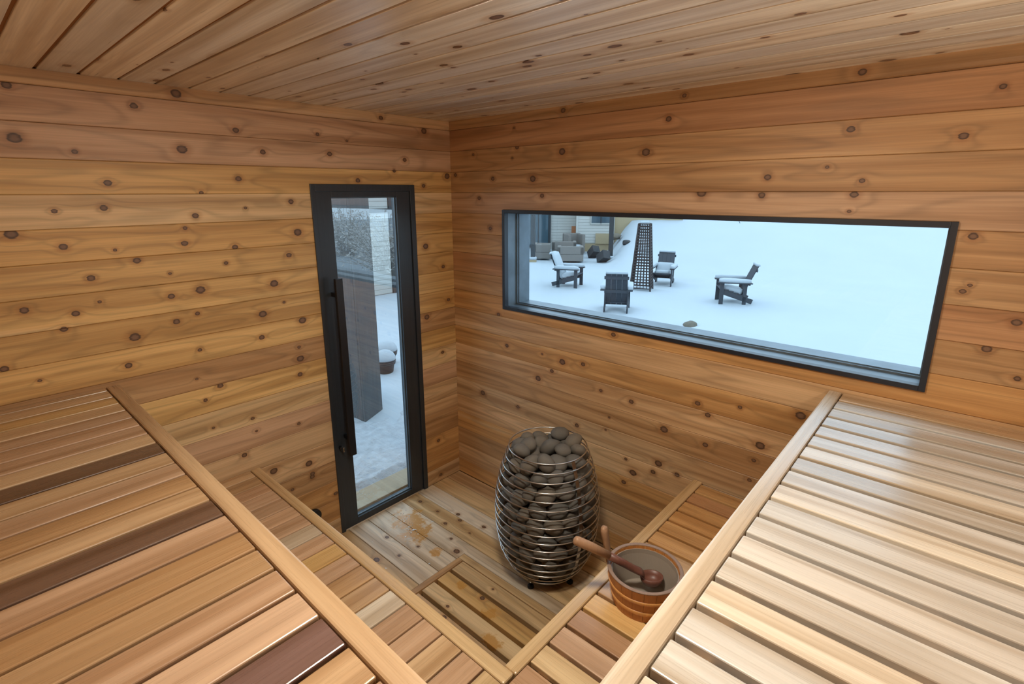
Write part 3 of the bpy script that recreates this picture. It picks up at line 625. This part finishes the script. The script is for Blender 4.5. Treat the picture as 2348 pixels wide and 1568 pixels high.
# ice crumbs by the door
bm = bmesh.new(); rq = random.Random(5)
for i in range(90):
    t_ = rq.random(); c = Vector((-0.60-0.10*t_+rq.gauss(0, 0.02), -0.10-0.26*t_+rq.gauss(0, 0.025), 0.0))
    if i > 70: c = Vector((rq.choice((-0.8, -0.98, -0.74, -0.90, -0.52))+rq.gauss(0, 0.012), rq.choice((-0.33, -0.50, -0.60, -0.18))+rq.gauss(0, 0.02), 0))
    s_ = rq.uniform(0.003, 0.010)
    vs = [bm.verts.new(c+Vector((rq.uniform(-1, 1)*s_, rq.uniform(-1, 1)*s_, z*s_*0.5))) for z in (0, 0, 0, 1.2)]
    for f in ((0, 2, 1), (0, 1, 3), (1, 2, 3), (2, 0, 3)): bm.faces.new([vs[j] for j in f])
tag(link('ice_crumbs', finish(bm, 'ice_crumbs'), M['ice']), 'scattered ice crumbs melting on the floor by the door', 'ice', None, 'stuff')

# ------------------------------------------------------------------ outside: snow, yard, house
TH = math.radians(35.7); ED = Vector((math.cos(TH), math.sin(TH), 0)); ER = Vector((math.sin(TH), -math.cos(TH), 0))
C0 = Vector((CAM.x, CAM.y, 0))
def yard(lat, D, z=0.0): return C0+ER*lat+ED*D+Vector((0, 0, z))
def sstep(a, b, x):
    t = min(1, max(0, (x-a)/(b-a))); return t*t*(3-2*t)
def snow_h(x, y):
    h = -0.10-0.60*sstep(1.6, 5.0, x)
    q = Vector((x, y, 0))-C0; D = q.dot(ED); lat = q.dot(ER)
    if D > 17: h += 0.13*(D-17)**1.2*sstep(1.75, 3.0, lat/D*24)
    h += 0.05*noise.noise(Vector((x*0.45, y*0.45, 0)))*sstep(1, 5, x)+0.02*noise.noise(Vector((x*1.4, y*1.4, 3)))
    # drifts banked against the chairs and a low mound near the window
    h += 0.14*math.exp(-((x-6.3)**2+(y+1.6)**2)/3.0)
    for (bx_, by_) in ((8.0, 3.3), (10.6, 1.65), (9.8, 6.0)):
        h += 0.05*math.exp(-((x-bx_)**2+(y-by_)**2)/0.5)
    # banked snow around the timber post and the pots
    h += 0.16*math.exp(-((x-0.35)**2+(y-1.75)**2)/0.12)+0.10*math.exp(-((x-1.0)**2+(y-2.5)**2)/0.35)
    h -= 0.02*sstep(1.3, 0.6, y)*sstep(1.5, 0.5, x)
    return h
xs = np.concatenate([np.arange(-14, -2.9, 1.0), np.arange(-2.9, 3, 0.17), np.arange(3, 16, 0.30), np.arange(16, 34, 0.8), np.arange(34, 80, 3)])
ys = np.concatenate([np.arange(-45, -8, 1.5), np.arange(-8, 0.16, 0.4), np.arange(0.16, 4, 0.14), np.arange(4, 10, 0.35), np.arange(10, 40, 1.2), np.arange(40, 66, 3)])
verts = [(float(x), float(y), snow_h(float(x), float(y))) for x in xs for y in ys]
inside = lambda x, y: -2.95 < x < 0.22 and -3.25 < y < 0.16
verts = [(x, y, -0.30 if inside(x, y) else z) for x, y, z in verts]
ny = len(ys)
faces = [(i*ny+j, (i+1)*ny+j, (i+1)*ny+j+1, i*ny+j+1) for i in range(len(xs)-1) for j in range(ny-1)]
me = bpy.data.meshes.new('ground'); me.from_pydata(verts, [], faces); me.update()
for p in me.polygons: p.use_smooth = True
me.materials.append(M['snow']); tag(link('ground', me), 'deep untouched snow covering the yard and the hill', 'snow', None, 'structure')
# trampled snow on the deck boards by the door
bm = bmesh.new(); G = 0.035
gx = np.arange(-1.3, 1.0, G); gy = np.arange(0.365, 1.75, G); grid = []
for x in gx:
    grid.append([bm.verts.new((float(x), float(y), -0.068+0.025*noise.noise(Vector((float(x)*6, float(y)*6, 1)))+0.018*noise.noise(Vector((float(x)*17, float(y)*17, 4)))-(0.05 if abs(y-0.453) < 0.018 else 0))) for y in gy])
for i in range(len(gx)-1):
    for j in range(len(gy)-1): bm.faces.new((grid[i][j], grid[i+1][j], grid[i+1][j+1], grid[i][j+1]))
tag(link('path', finish(bm, 'path', True), M['trampled']), 'trampled snow crust on the deck outside the glass door', 'snow', None, 'structure')
link('plank', box_mesh((-1.3, 0.37, -0.2), (1.0, 0.445, -0.105), 0.003), M['greywood'], bpy.data.objects['path'])
link('plank', box_mesh((-1.3, 0.458, -0.2), (1.0, 0.60, -0.105), 0.003), M['greywood'], bpy.data.objects['path'])

# chairs ----------------------------------------------------------
def make_chair(snow_back):
    ch = empty('garden_chair')
    for s in (-1, 1):
        link('leg', bar_mesh((0.27, s*0.285, -0.12), (0.27, s*0.285, 0.545), 0.095, 0.03, (0, 1, 0), name='leg'), M['chair'], ch)
        link('leg', bar_mesh((-0.26, s*0.255, -0.12), (-0.26, s*0.255, 0.53), 0.085, 0.03, (0, 1, 0), name='leg'), M['chair'], ch)
        link('side_rail', bar_mesh((0.285, s*0.255, 0.335), (-0.44, s*0.255, 0.10), 0.03, 0.115, name='side_rail'), M['chair'], ch)
        a = link('armrest', bar_mesh((0.36, s*0.305, 0.56), (-0.40, s*0.29, 0.555), 0.135, 0.026, bev=0.004, name='armrest'), M['chair'], ch)
        link('snow_cap', blob_mesh((-0.37, s*0.30-0.068, 0.572), (0.355, s*0.30+0.068, 0.665), 0.06, jit=0.02, seed=s), M['snow'], a)
    for k in range(5):
        t = k/4
        link('seat_slat', bar_mesh((0.27-t*0.46, -0.27, 0.405-t*0.15), (0.27-t*0.46, 0.27, 0.405-t*0.15), 0.095, 0.022, name='seat_slat'), M['chair'], ch)
    sn = link('snow_cap', blob_mesh((-0.22, -0.235, 0.0), (0.27, 0.235, 0.15), 0.08, jit=0.04), M['snow'], ch)
    sn.location = (0, 0, 0.31); sn.rotation_euler = (0, math.radians(-17), 0)
    for k in range(4):
        yv = (k-1.5)*0.121
        link('back_slat', bar_mesh((-0.19, yv, 0.20), (-0.51, yv, 0.965), 0.1185, 0.022, (1, 0, 0), name='back_slat'), M['chair'], ch)
    for z_, x_ in ((0.53, -0.355), (0.86, -0.485)):
        link('back_rail', bar_mesh((x_, -0.27, z_), (x_, 0.27, z_), 0.028, 0.07, name='back_rail'), M['chair'], ch)
    link('snow_cap', blob_mesh((-0.56, -0.24, 0.955), (-0.47, 0.24, 1.02), 0.04, jit=0.015), M['snow'], ch)
    if snow_back:
        s2 = link('snow_cap', blob_mesh((-0.005, -0.25, -0.30), (0.10, 0.25, 0.46 if snow_back > 1 else 0.10), 0.05, jit=0.0), M['snow'], ch)
        s2.location = (-0.325, 0, 0.56); s2.rotation_euler = (0, math.radians(-22.7), 0)
    return ch
def place_chair(x, y, deg, label, sb):
    c = make_chair(sb); c.location = (x, y, snow_h(x, y)-0.05); c.rotation_euler = (0, 0, math.radians(deg))
    tag(c, label, 'chair', 'dark garden chairs standing in the snow')
place_chair(9.78, 5.98, -72, 'dark garden chair in the snow with a fully white backrest, nearest the house', 2)
place_chair(8.08, 3.42, 28, 'dark garden chair in the snow seen from behind', 0)
place_chair(12.25, 4.28, 196, 'dark garden chair in the snow facing the window, behind the trellis', 1)
place_chair(10.62, 1.70, 119, 'dark garden chair standing alone in the snow, seen from its side', 0)
# obelisk trellis --------------------------------------------------
tr = tag(empty('garden_trellis', (10.95, 4.30, snow_h(10.95, 4.30)-0.05), math.radians(20)), 'tall rusty iron obelisk trellis standing in the snow', 'trellis')
B0, B1, TZ = 0.285, 0.150, 1.90
tw = lambda z: B0+(B1-B0)*z/TZ
for sx in (-1, 1):
    for sy in (-1, 1):
        link('leg', bar_mesh((sx*tw(-0.1), sy*tw(-0.1), -0.1), (sx*tw(TZ), sy*tw(TZ), TZ), 0.034, 0.034, name='leg'), M['iron'], tr)
for s in (-1, 1):
    for q in (-0.62, -0.31, 0.0, 0.31, 0.62):
        for (ax, ay, bx2, by2) in ((s*tw(0.12), q*tw(0.12)*1.05, s*tw(TZ), q*tw(TZ)*1.05), (q*tw(0.12)*1.05, s*tw(0.12), q*tw(TZ)*1.05, s*tw(TZ))):
            link('upright', bar_mesh((ax, ay, 0.12), (bx2, by2, TZ), 0.016, 0.016, name='upright'), M['iron'], tr)
for k in range(23):
    z = 0.12+k*(TZ-0.12)/22; h = tw(z)+0.006; bm = bmesh.new()
    for s in (-1, 1):
        add_box(bm, (-h, s*h-0.008, z-0.012), (h, s*h+0.008, z+0.012)); add_box(bm, (s*h-0.008, -h+0.008, z-0.012), (s*h+0.008, h-0.008, z+0.012))
    tag(link('hoop', finish(bm, 'hoop'), M['iron'], tr))
link('snow_cap', blob_mesh((-0.12, -0.12, TZ-0.02), (0.12, 0.12, TZ+0.08), 0.07, jit=0.02), M['snow'], tr)
# rocks and twigs poking through -----------------------------------
def rock(x, y, s_, label, dz=0.0, mat='rock', nm='rock', sc3=(1.2, 0.9, 0.6)):
    bm = bmesh.new(); bmesh.ops.create_icosphere(bm, subdivisions=3, radius=1.0)
    for p in bm.verts: p.co = Vector((p.co.x*sc3[0], p.co.y*sc3[1], p.co.z*sc3[2]))*(1+0.25*noise.noise(p.co*1.6+Vector((x, y, 0))))*s_
    tag(link(nm, finish(bm, nm, True), M[mat], None, (x, y, snow_h(x, y)+dz)), label, 'rock')
rock(7.93, 1.57, 0.15, 'small brown rock poking out of the snow before the chairs')
p = yard(2.42, 21.5); rock(p.x, p.y, 0.20, 'dark rock showing in the snow slope beside the porch post', 0.0, 'darkwood')
p = yard(2.12, 23.2); rock(p.x, p.y, 0.24, 'brown boulder at the foot of the snow slope by the house', 0.45)
tw_ = tag(empty('twig', (0, 0, 0)), 'single thin twig sticking out of the snowy slope', 'twig')
q = yard(7.6, 24); link('stem', bar_mesh((q.x, q.y, snow_h(q.x, q.y)-0.05), (q.x-0.1, q.y+0.08, snow_h(q.x, q.y)+0.14), 0.015, 0.015, name='stem'), M['darkwood'], tw_)
# house ------------------------------------------------------------
RH = Matrix((( ER.x, ED.x, 0), (ER.y, ED.y, 0), (0, 0, 1))).to_4x4()     # local x = along facade, y = into the house
house = empty('house'); house.matrix_basis = Matrix.Translation(C0) @ RH
tag(house, 'pale sided house with a glass patio door beyond the chairs', 'house')
def hp(name, lo, hi, mat, parent=None, bev=0.0): return link(name, box_mesh(lo, hi, bev, 1, name), M[mat], parent or house)
HB = -0.75
hp('body', (-8.0, 25.3, HB), (0.42, 31, 4.2), 'siding'); hp('body', (0.44, 24.3, HB), (2.15, 31, 4.2), 'siding')
for i in range(30):                                        # lap boards, each its own piece
    z = -0.30+i*0.135
    if z > 3.9: break
    for x0, x1, yf in ((-8.0, -1.95, 25.3), (-0.80, 0.40, 25.3), (0.44, 2.15, 24.3)):
        if yf > 25 and z < 1.9 and x1 < -1.9: x1 = -1.95
        if yf < 25 and 0.50 < z < 1.0: segs = [(x0, 1.04), (2.02, x1)]
        else: segs = [(x0, x1)]
        for s0, s1 in segs:
            bm = bmesh.new()
            cs = [(0.0, 0.0), (-0.022, 0.002), (-0.010, 0.132), (0.0, 0.134)]
            a = [bm.verts.new((s0, yf+y_, z+z_)) for y_, z_ in cs]; b = [bm.verts.new((s1, yf+y_, z+z_)) for y_, z_ in cs]
            for j in range(4): bm.faces.new((a[j], a[(j+1) % 4], b[(j+1) % 4], b[j]))
            bm.faces.new(a[::-1]); bm.faces.new(b)
            link('siding_board', finish(bm, 'siding_board'), M['siding'], house)
hp('corner_board', (0.40, 24.26, HB+0.3), (0.50, 24.30, 4.2), 'siding')
hp('corner_board', (0.41, 24.31, HB+0.3), (0.437, 25.2, 4.2), 'tan')  # side wall of the bay; its shading is put in as tan
dr = hp('patio_door', (-1.95, 25.20, -0.62), (-0.80, 25.29, 1.75), 'darkwood')
for x0, x1 in ((-1.88, -1.42), (-1.36, -0.92)): hp('pane', (x0, 25.18, -0.50), (x1, 25.199, 1.65), 'houseglass', dr)
wn = hp('window', (1.05, 24.22, 0.55), (2.01, 24.30, 1.50), 'siding')
for x0, x1 in ((1.10, 1.50), (1.55, 1.96)): hp('pane', (x0, 24.205, 0.62), (x1, 24.219, 1.44), 'houseglass', wn)
hp('mullion', (1.50, 24.195, 0.60), (1.55, 24.2045, 1.46), 'darkwood', wn)
hp('foundation', (0.46, 24.24, HB), (2.15, 24.299, -0.33), 'tan'); hp('hatch_panel', (1.30, 24.18, -0.33), (2.0, 24.239, 0.14), 'tan')
hp('garden_wall', (2.16, 24.4, HB), (5.2, 24.7, 1.1), 'tan')
hp('roof', (-8.4, 23.2, 4.2), (2.8, 31.4, 4.4), 'darkwood')
hp('roof_snow', (-8.3, 23.3, 4.4), (2.7, 31.3, 4.6), 'snow')
ob = yard(0.30, 25.0, -0.1)
o = tag(link('leaning_board', box_mesh((-0.10, -0.02, -0.45), (0.10, 0.02, 0.52), 0.004), M['orange'], None, ob), 'orange board leaning in the corner of the pale house', 'board'); o.rotation_euler = (0, 0, TH-math.pi/2)
for lat, D, lab in ((-1.33, 20.35, 'dark square porch post before the glass patio door'), (1.74, 20.9, 'dark square porch post standing beside the snow slope')):
    q = yard(lat, D); pp = tag(empty('porch_post', (q.x, q.y, -0.75), TH), lab, 'post')
    link('shaft', box_mesh((-0.085, -0.085, 0.1), (0.085, 0.085, 4.9), 0.004), M['darkwood'], pp)
    link('footing', box_mesh((-0.14, -0.14, 0.0), (0.14, 0.14, 0.16), 0.01), M['tan'], pp)
    link('snow_cap', blob_mesh((-0.15, -0.15, 0.16), (0.15, 0.15, 0.27), 0.08), M['snow'], pp)
# wicker furniture
def wicker(nm, label, lat, D, rz, wdt, dep, snow=True, h=0.62):
    q = yard(lat, D, -0.68); s_ = tag(empty(nm, q, TH-math.pi/2+rz), label, 'sofa' if wdt > 1 else 'armchair')
    link('base', box_mesh((-wdt/2, -dep/2, 0.04), (wdt/2, dep/2, 0.30), 0.02), M['wicker'], s_)
    for s in (-1, 1): link('armrest', box_mesh((s*(wdt/2-0.14) if s > 0 else -wdt/2, -dep/2-0.001, 0.30), (wdt/2 if s > 0 else -(wdt/2-0.14), dep/2, h), 0.02), M['wicker'], s_)
    link('backrest', box_mesh((-wdt/2, dep/2-0.14, 0.301), (wdt/2, dep/2, h+0.02), 0.02), M['wicker'], s_)
    if snow: link('snow_cap', blob_mesh((-wdt/2+0.14, -dep/2, 0.30), (wdt/2-0.14, dep/2-0.14, 0.40), 0.05, jit=0.02), M['snow'], s_)
wicker('wicker_sofa', 'grey wicker sofa with its side turned to the yard, by the porch', 0.14, 20.6, math.radians(180), 1.02, 0.75, True, 0.60)
wicker('wicker_sofa', 'grey wicker sofa behind the nearest one, facing the pale house', -0.12, 22.2, math.radians(180), 1.02, 0.75, True, 0.64)
wicker('wicker_armchair', 'grey wicker armchair beside the sofas, before the patio door', -1.02, 21.3, math.radians(90), 0.70, 0.70)
wicker('wicker_armchair', 'grey wicker armchair against the wall of the pale house', 0.30, 23.4, math.radians(20), 0.80, 0.75, True, 0.85)
# tipped planters by the post
for lat, D, rx, lab in ((1.12, 21.9, 0.75, 'dark planter box tipped over in the snow beside the porch post'), (1.42, 20.3, 0.55, 'snow dusted dark planter box lying on its side by the post')):
    q = yard(lat, D, -0.46); o = tag(empty('planter_box', q), lab, 'planter'); o.rotation_euler = (0.25, rx, TH+0.6)
    for lo, hi in (((-0.24, -0.16, -0.17), (0.24, -0.135, 0.17)), ((-0.24, 0.135, -0.17), (0.24, 0.16, 0.17)), ((-0.24, -0.135, -0.17), (-0.215, 0.135, 0.17)), ((0.215, -0.135, -0.17), (0.24, 0.135, 0.17))): link('side_panel', box_mesh(lo, hi, 0.004), M['darkwood'], o)
    link('bottom_panel', box_mesh((-0.215, -0.135, -0.17), (0.215, 0.135, -0.145), 0.0), M['darkwood'], o)
# ------------------------------------------------------------------ outside the door
post = tag(empty('timber_post', (0.075, 1.372, -0.12), math.radians(14)), 'weathered grey timber post in the snow outside the glass door', 'post')
link('board', box_mesh((0.0, 0.0, 0), (0.235, 0.028, 3.2), 0.003), M['greywood'], post)
link('board', box_mesh((0.0, 0.0285, 0), (0.028, 0.27, 3.2), 0.003), M['greywood'], post)
link('board', box_mesh((0.207, 0.0285, 0), (0.235, 0.27, 3.2), 0.003), M['greywood'], post)
link('board', box_mesh((0.0285, 0.242, 0), (0.2065, 0.27, 3.2), 0.003), M['greywood'], post)
def pot(x, y, s_, label):
    z = snow_h(x, y)-0.03; p_ = tag(empty('plant_pot', (x, y, z)), label, 'pot'); p_.scale = (s_, s_, s_)
    link('body', lathe_mesh([(0.085, 0.0), (0.105, 0.12), (0.118, 0.125), (0.118, 0.14), (0.112, 0.142)], 28, 'pot_body'), M['pot'], p_)
    link('rim', lathe_mesh([(0.122, 0.143), (0.122, 0.160), (0.114, 0.162)], 28, 'pot_rim'), M['pot'], p_)
    link('rim', lathe_mesh([(0.124, 0.163), (0.124, 0.180), (0.112, 0.182)], 28, 'pot_rim'), M['pot'], p_)
    bm = bmesh.new(); bmesh.ops.create_uvsphere(bm, u_segments=20, v_segments=10, radius=1.0)
    for v in bm.verts: v.co = Vector((v.co.x*0.125, v.co.y*0.125, 0.18+max(v.co.z, -0.05)*0.11))
    link('snow_cap', finish(bm, 'snow_cap', True), M['snow'], p_)
pot(0.93, 2.28, 1.0, 'black plant pot capped with snow, nearest beyond the timber post')
pot(1.14, 2.55, 1.05, 'black plant pot capped with snow, half hidden behind another pot')
rq = random.Random(3)
for (x, y, z, lab) in ((0.78, 2.3, 1.02, 'upper dark evergreen sprig poking out beside the timber post'), (0.80, 2.3, 0.47, 'lower dark evergreen sprig poking out beside the timber post')):
    sp = tag(empty('evergreen_sprig', (x-0.25, y, z)), lab, 'twig')
    for k in range(7):
        e = Vector((rq.uniform(0.10, 0.30), rq.uniform(-0.05, 0.05), rq.uniform(-0.10, 0.06)))
        link('needle_shoot', tube_mesh([(0, 0, 0), e*0.5+Vector((0, 0, 0.01)), e], [0.006, 0.007, 0.002], 6, name='needle_shoot'), M['needle'], sp)
    link('stem', tube_mesh([(-0.25, 0.1, -z-0.1+0.3), (-0.15, 0.05, -0.1), (0, 0, 0)], 0.008, 6, name='stem'), M['darkwood'], sp)
shed = tag(empty('garden_shed', (5.5, 9.2, -0.7)), 'white sided shed with dark trim beyond the timber post', 'shed')
link('body', box_mesh((-0.6, 0.03, 0), (2.6, 2.5, 3.2)), M['siding'], shed)
for k in range(24): link('siding_board', box_mesh((-0.55, 0.0, 0.02+k*0.13), (0.42, 0.028, 0.145+k*0.13), 0.003), M['siding'], shed)
for x in (-0.68, 0.43): link('corner_post', box_mesh((x, -0.03, 0), (x+0.13, 0.0285, 3.2)), M['darkwood'], shed)
link('rail', box_mesh((-0.55, -0.04, 2.20), (0.43, -0.001, 2.30)), M['darkwood'], shed)
link('roof', box_mesh((-1.0, -0.4, 3.2), (3.0, 2.9, 3.32)), M['darkwood'], shed); link('roof_snow', box_mesh((-1.0, -0.4, 3.32), (3.0, 2.9, 3.55), 0.05), M['snow'], shed)
# frosted shrubs across the yard (seen mirrored in the door glass)
MC = Vector((CAM.x, -CAM.y, 0))
for k, (az, D) in enumerate(((-50.0, 22), (-55.0, 17.5), (-59.5, 24), (-67.5, 19))):
    a = math.radians(az); c = MC+Vector((math.cos(a), math.sin(a), 0))*D
    gz = snow_h(c.x, c.y); sh = tag(empty('frosted_shrub', (c.x, c.y, gz)), 'frosted leafless shrub mirrored in the glass door', 'shrub', 'frosted shrubs across the yard')
    rq = random.Random(k); bm = bmesh.new(); bf = bmesh.new()
    for i in range(190):
        d_ = Vector((rq.gauss(0, 0.42), rq.gauss(0, 0.42), rq.uniform(0.4, 1.3))).normalized(); L = rq.uniform(0.9, 2.6)
        p0 = Vector((rq.gauss(0, 0.15), rq.gauss(0, 0.15), 0)); mid = p0+d_*L*0.5; e = p0+d_*L+Vector((rq.gauss(0, 0.2), rq.gauss(0, 0.2), -0.15))
        for q0, q1, r0 in ((p0, mid, 0.016), (mid, e, 0.010)):
            t_ = (q1-q0).normalized(); a_ = t_.orthogonal().normalized(); b_ = t_.cross(a_)
            A = [bm.verts.new(q0+(a_*math.cos(x)+b_*math.sin(x))*r0) for x in (0, 2.1, 4.2)]; B = [bm.verts.new(q1+(a_*math.cos(x)+b_*math.sin(x))*r0*0.6) for x in (0, 2.1, 4.2)]
            for j in range(3): bm.faces.new((A[j], A[(j+1) % 3], B[(j+1) % 3], B[j]))
        for j in range(16):
            c_ = mid.lerp(e, rq.random())+Vector((rq.gauss(0, 0.08), rq.gauss(0, 0.08), rq.gauss(0, 0.08))); s_ = rq.uniform(0.035, 0.085)
            vs = [bf.verts.new(c_+Vector((rq.uniform(-1, 1), rq.uniform(-1, 1), rq.uniform(-0.6, 0.6)))*s_) for _ in range(4)]
            for f in ((0, 2, 1), (0, 1, 3), (1, 2, 3), (2, 0, 3)): bf.faces.new([vs[x] for x in f])
    tag(link('branches', finish(bm, 'branches'), M['twig'], sh), None, None, None, 'stuff'); tag(link('frost', finish(bf, 'frost'), M['frost'], sh), None, None, None, 'stuff')
